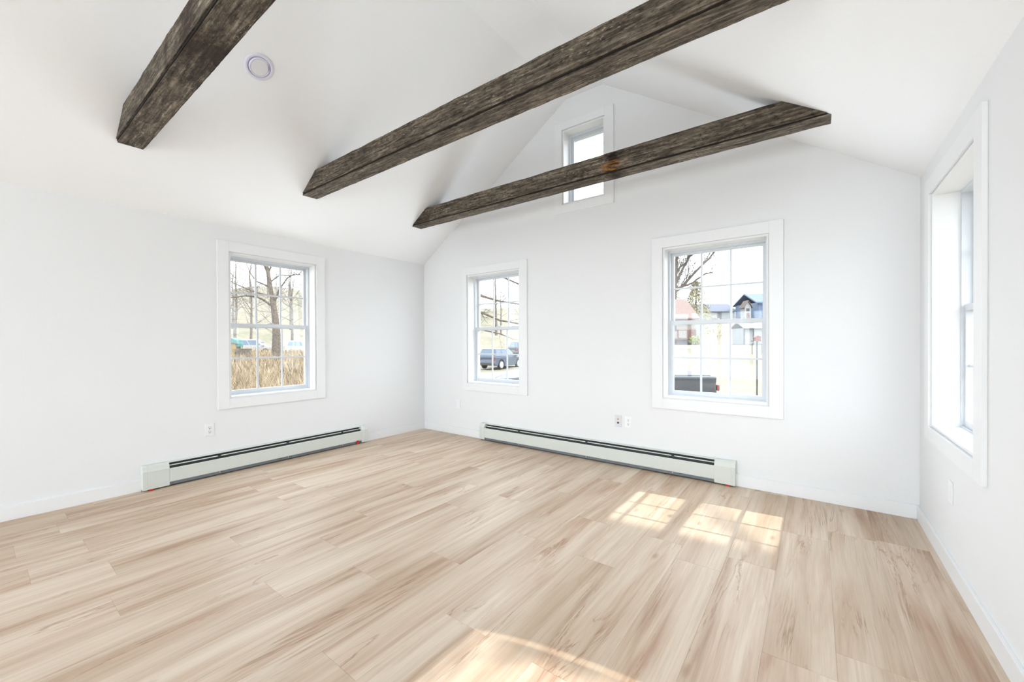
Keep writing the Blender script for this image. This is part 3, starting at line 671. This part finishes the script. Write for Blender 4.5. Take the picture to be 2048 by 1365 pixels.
limb_tree('leafless tree with a thick forked trunk in the reeds by the white vehicles', b0,
          [b0, P_(553, 705), P_(553, 670), P_(551, 640), P_(547, 612), P_(543, 590), P_(539, 560), P_(535, 540), P_(528, 500), P_(520, 450)], [.30, .24, .20, .17, .14, .11, .10, .09, .07, .04],
          [([P_(546, 613), P_(538, 608), P_(526, 599), P_(512, 594), P_(490, 592), P_(460, 596), P_(440, 600)], .07, .02),
           ([P_(548, 604), P_(553, 596), P_(558, 580), P_(575, 556), P_(590, 548), P_(612, 552)], .06, .015),
           ([P_(540, 575), P_(527, 569), P_(512, 563), P_(500, 545), P_(490, 520)], .06, .015),
           ([P_(541, 592), P_(512, 585), P_(484, 574), P_(462, 564), P_(440, 555)], .05, .015),
           ([P_(535, 545), P_(529, 533), P_(522, 525), P_(515, 500)], .06, .02), ([P_(535, 548), P_(541, 536), P_(545, 520), P_(560, 500)], .06, .02),
           ([P_(540, 565), P_(560, 550), P_(580, 552), P_(597, 549), P_(620, 530)], .04, .012)], 4, 3)
D = 13.0
b1 = P_(800, 760); b1.z = terrain(b1.x, b1.y) - 0.1
limb_tree('leafless tree whose low limbs reach across in front of the dark cars', b1,
          [b1, P_(802, 700), P_(806, 620), P_(812, 540), P_(820, 450), P_(824, 360)], [.24, .20, .18, .15, .11, .06],
          [([P_(806, 600), P_(870, 575), P_(920, 580), P_(962, 592), P_(1000, 603), P_(1060, 612)], .07, .022), ([P_(806, 618), P_(870, 608), P_(925, 614), P_(962, 625), P_(1000, 641), P_(1062, 652)], .06, .02),
           ([P_(812, 545), P_(880, 520), P_(950, 535), P_(1000, 552), P_(1045, 572), P_(1075, 590)], .06, .015), ([P_(815, 520), P_(900, 490), P_(990, 545), P_(1030, 548), P_(1060, 560)], .05, .012),
           ([P_(806, 640), P_(880, 640), P_(955, 658), P_(1000, 668), P_(1020, 676)], .04, .012), ([P_(812, 530), P_(760, 480), P_(720, 430)], .07, .02), ([P_(816, 490), P_(860, 430), P_(900, 360)], .06, .02)], 9, 2, tl=.55)
D = 64.0
b2 = P_(1350, 690); b2.z = terrain(b2.x, b2.y) - 0.2
limb_tree('tall leafless tree rising behind the peach house', b2,
          [b2, P_(1350, 640), P_(1349, 600), P_(1350, 575), P_(1352, 545), P_(1353, 510), P_(1356, 470)], [.40, .36, .33, .3, .24, .18, .10],
          [([P_(1350, 584), P_(1360, 577), P_(1372, 565), P_(1390, 545), P_(1420, 515), P_(1440, 490)], .26, .13), ([P_(1351, 570), P_(1362, 545), P_(1375, 520), P_(1385, 500), P_(1396, 470)], .24, .12),
           ([P_(1352, 550), P_(1360, 535), P_(1372, 525), P_(1380, 505)], .20, .11), ([P_(1350, 575), P_(1335, 550), P_(1322, 520)], .24, .12), ([P_(1352, 530), P_(1358, 500), P_(1357, 470)], .20, .11), ([P_(1350, 580), P_(1385, 566), P_(1410, 548), P_(1425, 545)], .16, .09)], 17, 4, tl=4.0)
# leafless woods on the hillside
rng = random.Random(3)
def wood_tree(seed):
    rg = random.Random(seed); m = MB(); t = MB(); h = rg.uniform(8, 12); pts = [Vector((rg.uniform(-.3, .3) * i / 4, rg.uniform(-.3, .3) * i / 4, h * i / 4)) for i in range(5)]
    t.tube(pts, [.22, .18, .14, .09, .04], 6)
    for i in range(13):
        f = rg.uniform(.25, .98); a = rg.uniform(0, 6.28); p = pts[min(3, int(f * 4))].lerp(pts[min(4, int(f * 4) + 1)], f * 4 % 1); branchlets(m, p, Vector((math.cos(a), math.sin(a), rg.uniform(.4, 1))).normalized(), h * .28, .05, 2, rg, 3)
    return t, m
protos = []
spots = [(u, d) for d in (64, 82, 104) for u in range(430, 660, 38)] + [(u, d) for d in (70, 94) for u in range(905, 1100, 48)]
for i, (u, d) in enumerate(spots):
    p = at(u + rng.uniform(-9, 9), 690, d + rng.uniform(-5, 5)); z = terrain(p.x, p.y) - 0.1; rz = rng.uniform(0, 6.28); sc = rng.uniform(.8, 1.3)
    hill = 'slender leafless tree of the wood on the hillside beyond the reeds' if u < 700 else 'slender leafless tree on the slope beyond the parked dark cars'
    r = empty('woodland_tree', (p.x, p.y, z), rz); r.scale = (sc,) * 3; tag(r, hill, 'tree', 'hillside wood' if u < 700 else 'trees on the far slope')
    if i < 4:
        t, m = wood_tree(50 + i); a = t.build('trunk', 'bark_pale', r, local=True); b = m.build('branches', 'bark_pale', r, local=True); protos.append((a.data, b.data))
    else:
        for nm, me in zip(('trunk', 'branches'), protos[i % 4]): o = bpy.data.objects.new(nm, me); col.objects.link(o); o.parent = r
# pale evergreen behind the house, twig tips seen through the gable window
def evergreen(label, base, h, wid, seed):
    rg = random.Random(seed); r = empty('evergreen_tree', base); tag(r, label, 'tree'); B = Vector(base)
    MB().tube([B, B + Vector((0, 0, h * .6)), B + Vector((0, 0, h))], [.25, .15, .03], 8).build('trunk', 'bark', r)
    m = MB()
    for i in range(4500):
        f = rg.random() ** .8; a = rg.uniform(0, 6.283); rr = wid * (1 - f * .9) * rg.uniform(.35, 1) * (0.8 + .3 * math.sin(a * 3 + f * 9)); c = B + Vector((math.cos(a) * rr, math.sin(a) * rr, h * (.12 + .88 * f) - rr * .25))
        s = rg.uniform(.08, .22); u_ = Vector((rg.uniform(-1, 1), rg.uniform(-1, 1), rg.uniform(-1, 1))).normalized() * s; v_ = u_.orthogonal().normalized() * s * .4
        m.poly([c - u_, c + v_, c + u_, c - v_], [(0, 1, 2, 3)])
    f_ = m.build('foliage', 'needle', r); f_['kind'] = 'stuff'
def grounded(u, d): p = at(u, 690, d); return (p.x, p.y, terrain(p.x, p.y) - 0.1)
evergreen('pale yellowish evergreen tree standing between the peach house and the long low building', grounded(1392, 70), 10.0, 6.0, 5)
evergreen('taller pale evergreen tree standing behind the roof of the peach house', grounded(1340, 76), 17, 6.0, 6)

# ---- tall dry reeds
rg = random.Random(8); mb = MB()
for i in range(15000):
    u, d = rg.uniform(395, 690), 9.5 + 24 * rg.random() ** 1.4; p = at(u, 690, d); x_, y_ = p.x, p.y; z_ = terrain(x_, y_); h = rg.uniform(.4, 1.3) * (0.8 + .35 * mnoise.noise(Vector((x_ * .4, y_ * .4, 0))))
    a = rg.uniform(0, 6.283); ln = Vector((math.cos(a), math.sin(a), 0)) * h * rg.uniform(.05, .5); wv = Vector((rg.uniform(-1, 1), rg.uniform(-1, 1), 0)).normalized() * rg.uniform(.006, .013) * (d / 14)
    b = Vector((x_, y_, z_)); c = b + ln * .35 + Vector((0, 0, h * .6)); e = b + ln + Vector((0, 0, h))
    mb.poly([b - wv, b + wv, c + wv, c - wv, e], [(0, 1, 2, 3), (3, 2, 4)])
tag(mb.build('reeds', 'reed'), 'tall dry straw-coloured reeds outside the wall with a single window', 'grass', kind='stuff')

# ---- vehicles
def vehicle(name, label, u, v, d, heading, paint, kind, cat='car', group=None):
    p = at(u, v, d); r = empty(name, (p.x, p.y, terrain(p.x, p.y)), heading); tag(r, label, cat, group)
    def B(m, nm, mat, parent=r, bevel=0, smooth=False): return m.build(nm, mat, parent, local=True, bevel=bevel, smooth=smooth)
    L, hw = {'suv': (2.3, .90), 'van': (2.5, .97), 'pickup': (2.8, .97)}[kind]; wb = {'suv': 1.35, 'van': 1.5, 'pickup': 1.75}[kind]; wr = .36
    belt = {'suv': 1.02, 'van': 1.10, 'pickup': 1.12}[kind]; hood = belt - .04
    prof = [(-L, .42), (-L + .06, belt - .22), (-L + .04, belt)]
    prof += [(wb - .55, belt), (L - .35, hood - .06), (L - .03, hood - .22), (L, .45), (L - .1, .30)]
    def arch(cx): return [(cx + (wr + .07) * math.cos(t), wr - .02 + (wr + .07) * math.sin(t)) for t in [math.pi * i / 10 for i in range(11)]]
    prof += [(wb + wr + .07, .28)] + arch(wb) + [(wb - wr - .07, .26), (-wb + wr + .07, .26)] + arch(-wb) + [(-wb - wr - .07, .28), (-L + .08, .32)]
    B(MB().prism([(x, -hw, z) for x, z in prof], (0, 2 * hw, 0)), 'body', paint, bevel=.05)
    tb = {'suv': (-L + .06, .95, -L + .42, .12, 1.66, .66), 'van': (-L + .05, 1.45, -L + .25, .60, 1.85, .74), 'pickup': (-.75, 1.15, -.60, .45, 1.82, .70)}[kind]
    x0, x1, t0, t1, zt, tw = tb; bw = hw - .03
    cab = [(x0, -bw, belt - .02), (x1, -bw, belt - .02), (x1, bw, belt - .02), (x0, bw, belt - .02), (t0, -tw, zt), (t1, -tw, zt), (t1, tw, zt), (t0, tw, zt)]
    c = B(MB().poly(cab, [(0, 3, 2, 1), (4, 5, 6, 7), (0, 1, 5, 4), (1, 2, 6, 5), (2, 3, 7, 6), (3, 0, 4, 7)]), 'cabin', paint, bevel=.06)
    def quad(f0, f1, g0, g1, side):   # glass on the sloping side between fractions of the length and height
        pt = []
        for f, g in ((f0, g0), (f1, g0), (f1, g1), (f0, g1)):
            xb, xt = x0 + (x1 - x0) * f, t0 + (t1 - t0) * f; pt.append((xb + (xt - xb) * g, side * (bw + (tw - bw) * g + .012), belt - .02 + (zt - belt + .02) * g))
        return pt
    cuts = [(.05, .34), (.36, .62), (.64, .93)] if kind != 'pickup' else [(.08, .46), (.50, .90)]
    for s in (-1, 1):
        for f0, f1 in cuts: B(MB().prism(quad(f0, f1, .12, .84, s), (0, -s * .02, 0)), 'window', 'car_glass', c)
        B(MB().box((x1 - .25, s * (hw), belt - .02), (x1 - .05, s * (hw + .18), belt + .12)), 'mirror', paint, bevel=.03)
        B(MB().box((-L - .01, s * (hw - .04), belt - .30), (-L + .25, s * (hw - .34), belt - .12)) if kind != 'pickup' else MB().box((-L - .01, s * (hw + .005), belt - .34), (-L + .05, s * (hw - .10), belt - .20)), 'tail_light', 'tail', bevel=.02)
        B(MB().box((L - .22, s * (hw + .004), hood - .36), (L + .005, s * (hw - .36), hood - .20)), 'head_light', 'lampclear', bevel=.02)
        for cx in (-wb, wb):
            wh = B(MB().lathe([(wr - .05, -.11), (wr, -.08), (wr, .08), (wr - .05, .11)], (cx, s * (hw - .10), wr), (0, 1, 0), 24), 'wheel', 'tyre', smooth=False)
            B(MB().lathe([(wr - .09, 0), (wr - .10, .02), (wr - .14, .012), (.07, .012), (.06, .03)], (cx, s * (hw - .10 + .105), wr), (0, s, 0), 20), 'rim', 'alloy', wh)
    def end(xb, xt, sgn): return [(xb + (xt - xb) * g + sgn * .012, y * (bw + (tw - bw) * g) * .86, belt - .02 + (zt - belt + .02) * g) for y, g in ((-1, .15), (1, .15), (1, .86), (-1, .86))]
    B(MB().prism(end(x1, t1, 1), (-.02, 0, 0)), 'windscreen', 'car_glass', c); B(MB().prism(end(x0, t0, -1), (.02, 0, 0)), 'rear_window', 'car_glass', c)
    B(MB().box((-L - .06, -hw + .06, .34), (-L + .12, hw - .06, .56)), 'bumper', 'black_metal', bevel=.03); B(MB().box((L - .12, -hw + .06, .32), (L + .05, hw - .06, .52)), 'bumper', 'black_metal', bevel=.03)
    if kind == 'pickup': B(MB().box((-L + .14, -hw + .14, belt - .03), (-.85, hw - .14, belt + .012)), 'bed_cover', 'black_metal')
    return r
def heading(du, dd): q = RT * du + FW * dd; return math.atan2(q.y, q.x)
vehicle('parked_car', 'dark grey-blue parked car seen from behind with pale wheels', 1003, 736, 34.5, heading(1.43, 2.29), 'blue_paint', 'suv')
vehicle('parked_car', 'black parked car beyond the dark grey-blue one', 1056, 716, 45, heading(2.0, 1.6), 'black_paint', 'suv')
vehicle('parked_van', 'long white van parked to one side of the forked tree trunk', 505, 712, 47, heading(2.6, .9), 'white_paint', 'van', 'van')
vehicle('parked_car', 'white car parked on the drive beyond the reeds, its end to the house', 590, 712, 43, heading(1.2, -2.2), 'white_paint', 'suv')
vehicle('pickup_truck', 'black pickup truck parked at the edge of the lawn', 1185, 840, 10.6, heading(-3, .3), 'black_paint', 'pickup', 'truck')

# ---- peach house with a deck
hp = at(1360, 690, 52); hz = terrain(hp.x, hp.y) - .1; S = 52 / FPX
r = empty('house', (hp.x, hp.y, hz), YAW); tag(r, 'peach house with pinkish-brown roof, white gable end and red-brown deck', 'house')
def LB(m, nm, mat, parent=r): return m.build(nm, mat, parent, local=True)
hx0, hx1, ez, rz_ = -9.0, 1.9, 3.6, 6.0
LB(MB().box((hx0, .0, 0), (hx1, 7, ez)), 'wall', 'peach')
LB(MB().prism([(hx1, 0, ez), (hx1, 7, ez), (hx1, 3.5, rz_)], (-.3, 0, 0)), 'gable', 'white_siding'); LB(MB().box((hx1, .0, 0), (hx1 + .05, 7, ez)), 'gable', 'white_siding')
LB(MB().prism([(hx0 - .3, -.5, ez - .25), (hx0 - .3, 3.5, rz_ + .1), (hx0 - .3, 7.5, ez - .25), (hx0 - .3, 7.5, ez - .05), (hx0 - .3, 3.5, rz_ + .32), (hx0 - .3, -.5, ez - .05)], (hx1 - hx0 + .7, 0, 0)), 'roof', 'shingle')
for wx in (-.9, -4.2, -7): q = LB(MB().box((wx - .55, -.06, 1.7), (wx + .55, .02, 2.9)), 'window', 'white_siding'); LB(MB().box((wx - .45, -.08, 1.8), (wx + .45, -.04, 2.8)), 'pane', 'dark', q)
# lean-to white wing on the gable side
LB(MB().prism([(hx1 + .05, 1.0, 0), (hx1 + 1.7, 1.0, 0), (hx1 + 1.7, 1.0, 2.2), (hx1 + .05, 1.0, 4.4)], (0, 4, 0)), 'wing', 'white_siding')
LB(MB().box((-6, -2.6, .75), (.9, -.02, .95)), 'deck_floor', 'deckwood')
for px in (-5.9, -3.6, -1.3, .8): LB(MB().box((px - .07, -2.6, 0), (px + .07, -2.46, 2.0)), 'deck_post', 'deckwood')
LB(MB().box((-6, -2.58, 1.85), (.9, -2.46, 1.95)), 'deck_rail', 'deckwood')
for i in range(38): LB(MB().box((-5.8 + i * .15, -2.55, .95), (-5.75 + i * .15, -2.5, 1.85)), 'baluster', 'white_siding')
LB(MB().box((-.2, -2.62, .95), (.9, -2.56, 1.85)), 'deck_panel', 'deckwood'); LB(MB().box((-6, -2.4, 0), (.7, -2.3, .75)), 'under_deck_shade', 'dark')  # last box: dark sheet painting the shade below the deck floor
rg = random.Random(2); sp = Vector(grounded(1391, 48)); rs = empty('shrub', sp); tag(rs, 'yellow-green shrub beside the red-brown deck', 'shrub'); m = MB()
for i in range(500):
    q = Vector((rg.gauss(0, 1), rg.gauss(0, 1), rg.gauss(0, 1))).normalized() * rg.uniform(.5, .75); c = sp + Vector((q.x, q.y, .65 + q.z * .8)); s = rg.uniform(.06, .14); u_ = Vector((rg.uniform(-1, 1), rg.uniform(-1, 1), rg.uniform(-1, 1))).normalized() * s; v_ = u_.orthogonal().normalized() * s * .6
    m.poly([c - u_, c + v_, c + u_, c - v_], [(0, 1, 2, 3)])
f_ = m.build('foliage', 'shrub', rs); f_['kind'] = 'stuff'
MB().tube([sp, sp + Vector((.05, 0, .9))], [.04, .02], 6).build('stem', 'bark', rs)
# ---- white shed
def building(name, label, u, d, rot, parts, cat='building'):
    p = at(u, 690, d); r = empty(name, (p.x, p.y, terrain(p.x, p.y) - .1), YAW + rot); tag(r, label, cat)
    for nm, mat, m in parts: m.build(nm, mat, r, local=True)
building('shed', 'small white garden shed with dark corner boards and a low roof', 1509, 45, 0.0, [
    ('wall', 'white_siding', MB().box((-1.15, 0, .12), (1.35, 2.4, 1.95))), ('roof', 'white_siding', MB().prism([(-1.35, -.3, 1.9), (-1.35, 1.2, 2.6), (-1.35, 2.7, 1.9), (-1.35, 2.7, 2.02), (-1.35, 1.2, 2.74), (-1.35, -.3, 2.02)], (2.9, 0, 0))),
    ('corner_board', 'dark', MB().box((-1.2, -.04, .1), (-1.1, .02, 1.93))), ('corner_board', 'dark', MB().box((1.3, -.04, .1), (1.4, .02, 1.93))), ('door', 'white_siding', MB().box((-.12, -.05, .15), (.9, .01, 1.8))), ('door_edge', 'dark', MB().box((-.16, -.06, .8), (-.08, .0, 1.9))), ('skid', 'dark', MB().box((-1.25, -.08, 0), (1.45, 2.4, .14)))], 'shed')
building('long_building', 'long low white building with a slate grey roof on the rise', 1438, 90, 0.0, [
    ('wall', 'white_siding', MB().box((-9, 0, 0), (3.6, 7, 3.1))), ('roof', 'grey_roof', MB().prism([(-9.4, -.5, 2.9), (-9.4, 3.5, 4.9), (-9.4, 7.5, 2.9), (-9.4, 7.5, 3.1), (-9.4, 3.5, 5.1), (-9.4, -.5, 3.1)], (13.3, 0, 0)))])
building('barn', 'blue metal-sided barn on the rise behind the white shed', 1540, 82, 0.0, [
    ('wall', 'blue_metal', MB().box((-2.6, 0, 0), (7, 8, 4.4))), ('roof', 'blue_metal', MB().prism([(-3, -.4, 4.2), (-3, 4, 6.4), (-3, 8.4, 4.2), (-3, 8.4, 4.45), (-3, 4, 6.65), (-3, -.4, 4.45)], (10.4, 0, 0))), ] + [('rib', 'blue_metal', MB().box((-2.4 + i * .8, -.06, 0), (-2.3 + i * .8, 0, 4.3))) for i in range(11)], 'barn')
building('gabled_porch', 'narrow white gabled porch in front of the blue barn', 1496, 78, 0.0, [
    ('wall', 'white_siding', MB().box((-.6, 0, 0), (.6, 1.5, 3.2))), ('gable', 'white_siding', MB().prism([(-.6, 0, 3.2), (.6, 0, 3.2), (0, 0, 4.2)], (0, 1.5, 0))),
    ('roof_slope', 'bark', MB().prism([(-.85, -.2, 2.95), (0, -.2, 4.3), (0, -.2, 4.45), (-.95, -.2, 2.98)], (0, 1.8, 0))), ('roof_slope', 'bark', MB().prism([(.85, -.2, 2.95), (0, -.2, 4.3), (0, -.2, 4.45), (.95, -.2, 2.98)], (0, 1.8, 0))), ('opening', 'dark', MB().box((-.3, -.04, 2.3), (.3, .01, 2.9))), ('door', 'deckwood', MB().box((-.3, -.03, 0), (.3, .01, 2.0)))], 'porch')
# ---- bird feeder on a black pole
fp = at(1514, 690, 7.5); fz = terrain(fp.x, fp.y); r = empty('bird_feeder', (fp.x, fp.y, fz), YAW); tag(r, 'black pole with a red hanging bird feeder in the yard', 'bird feeder')
top = CAM.z - fz + .02
for nm, mat, m in [('pole', 'black_metal', MB().tube([(0, 0, 0), (0, 0, top)], .014, 8)), ('roof', 'deckwood', MB().prism([(-.07, -.05, top + .06), (.07, -.05, top + .06), (0, -.05, top + .10)], (0, .10, 0))),
                   ('seed_box', 'tail', MB().box((-.05, -.04, top), (.05, .04, top + .06))), ('tray', 'black_metal', MB().box((-.08, -.06, top - .012), (.08, .06, top))),
                   ('side_arm', 'black_metal', MB().tube([(-.09, 0, top - .25), (-.09, 0, top - .06), (0, 0, top - .03), (.09, 0, top - .06), (.09, 0, top - .25)], .006, 6))]: m.build(nm, mat, r, local=True)
# ---- heaps on the drive under the sill, feeder post in the reeds
def heap(name, label, u, v, d, wdt, hgt, mat, seed, cat):
    p = at(u, v, d); z0 = terrain(p.x, p.y); rg = random.Random(seed); m = MB(); N1, N2 = 16, 8; H = p.z - z0
    for j in range(N2 + 1):
        for i in range(N1):
            a = 6.283 * i / N1; f = j / N2; rr = wdt * math.cos(f * 1.45) * (1 + .22 * mnoise.noise(Vector((math.cos(a) * 2 + seed, math.sin(a) * 2, f * 3)))); m.v.append((p.x + rr * math.cos(a), p.y + rr * math.sin(a), z0 + H * math.sin(f * 1.5708) * (1 + .12 * mnoise.noise(Vector((a, f * 4, seed))))))
    m.f = [(j * N1 + i, j * N1 + (i + 1) % N1, (j + 1) * N1 + (i + 1) % N1, (j + 1) * N1 + i) for j in range(N2) for i in range(N1)] + [tuple(N2 * N1 + i for i in range(N1))]
    tag(m.build(name, mat, smooth=True), label, cat)
heap('tarp_heap', 'orange tarp heaped at the edge of the lawn', 1409, 779, 12, .42, .6, 'orange', 3, 'tarp')
heap('tarp_heap', 'teal tarp heaped beside the black pickup truck', 1380, 786, 12.9, .32, .6, 'teal', 7, 'tarp')
heap('tarp_heap', 'white tarp heaped below the bird feeder', 1485, 788, 11, .45, .6, 'white_siding', 9, 'tarp')
kp = at(470, 712, 26); kz = terrain(kp.x, kp.y); r = empty('garden_stand', (kp.x, kp.y, kz), YAW); tag(r, 'yellow wooden stand with a teal roof among the reeds', 'stand'); k = 26 / FPX; t0 = kp.z - kz
for nm, mat, m in [('post', 'yellow', MB().box((-.28, -.25, 0), (.22, .25, t0 + 30 * k))), ('roof', 'teal', MB().prism([(-.4, -.3, t0 + 28 * k), (.36, -.3, t0 + 24 * k), (.3, -.3, t0 + 31 * k), (-.1, -.3, t0 + 36 * k)], (0, .6, 0))), ('panel', 'teal', MB().box((.23, -.2, t0 + 18 * k), (.40, .2, t0 + 24 * k))), ('shelf', 'bark', MB().box((.2, -.3, 0), (.9, .3, t0 + 14 * k)))]: m.build(nm, mat, r, local=True)
# ---- overhead cables
for v0_, v1_, lb in ((518, 505, 'upper overhead cable crossing the sky'), (537, 527, 'lower overhead cable crossing the sky')):
    a, b = at(1150, v0_ + 6, 58), at(1750, v1_ - 6, 46)
    tag(MB().tube([a.lerp(b, i / 16) - Vector((0, 0, 1.2 * (1 - (2 * i / 16 - 1) ** 2))) for i in range(17)], .018, 5).build('overhead_cable', 'black_metal'), lb, 'cable')
# ---- tree on the sunny side: its trunk and twigs shade part of the sunshine on the floor
bz = Vector((15.0, -0.25, terrain(15, -.25) - .1)); V = Vector
limb_tree('leafless tree standing on the sunny side of the house', bz, [bz, bz + V((0, 0, 5)), bz + V((0, .0, 9)), bz + V((0, 0, 12)), bz + V((0, .05, 15))], [.32, .26, .23, .21, .10],
          [([bz + V((0, .1, 9.6)), bz + V((.2, .5, 10.3)), bz + V((0, 1.0, 10.9)), bz + V((.1, 1.8, 11.6))], .05, .02), ([bz + V((0, .1, 11)), bz + V((.3, .8, 11.7)), bz + V((0, 1.6, 12.8))], .06, .02), ([bz + V((0, 0, 9)), bz + V((.2, -1.6, 10.5)), bz + V((0, -3.0, 12))], .09, .03)], 31, 1, tl=.7)
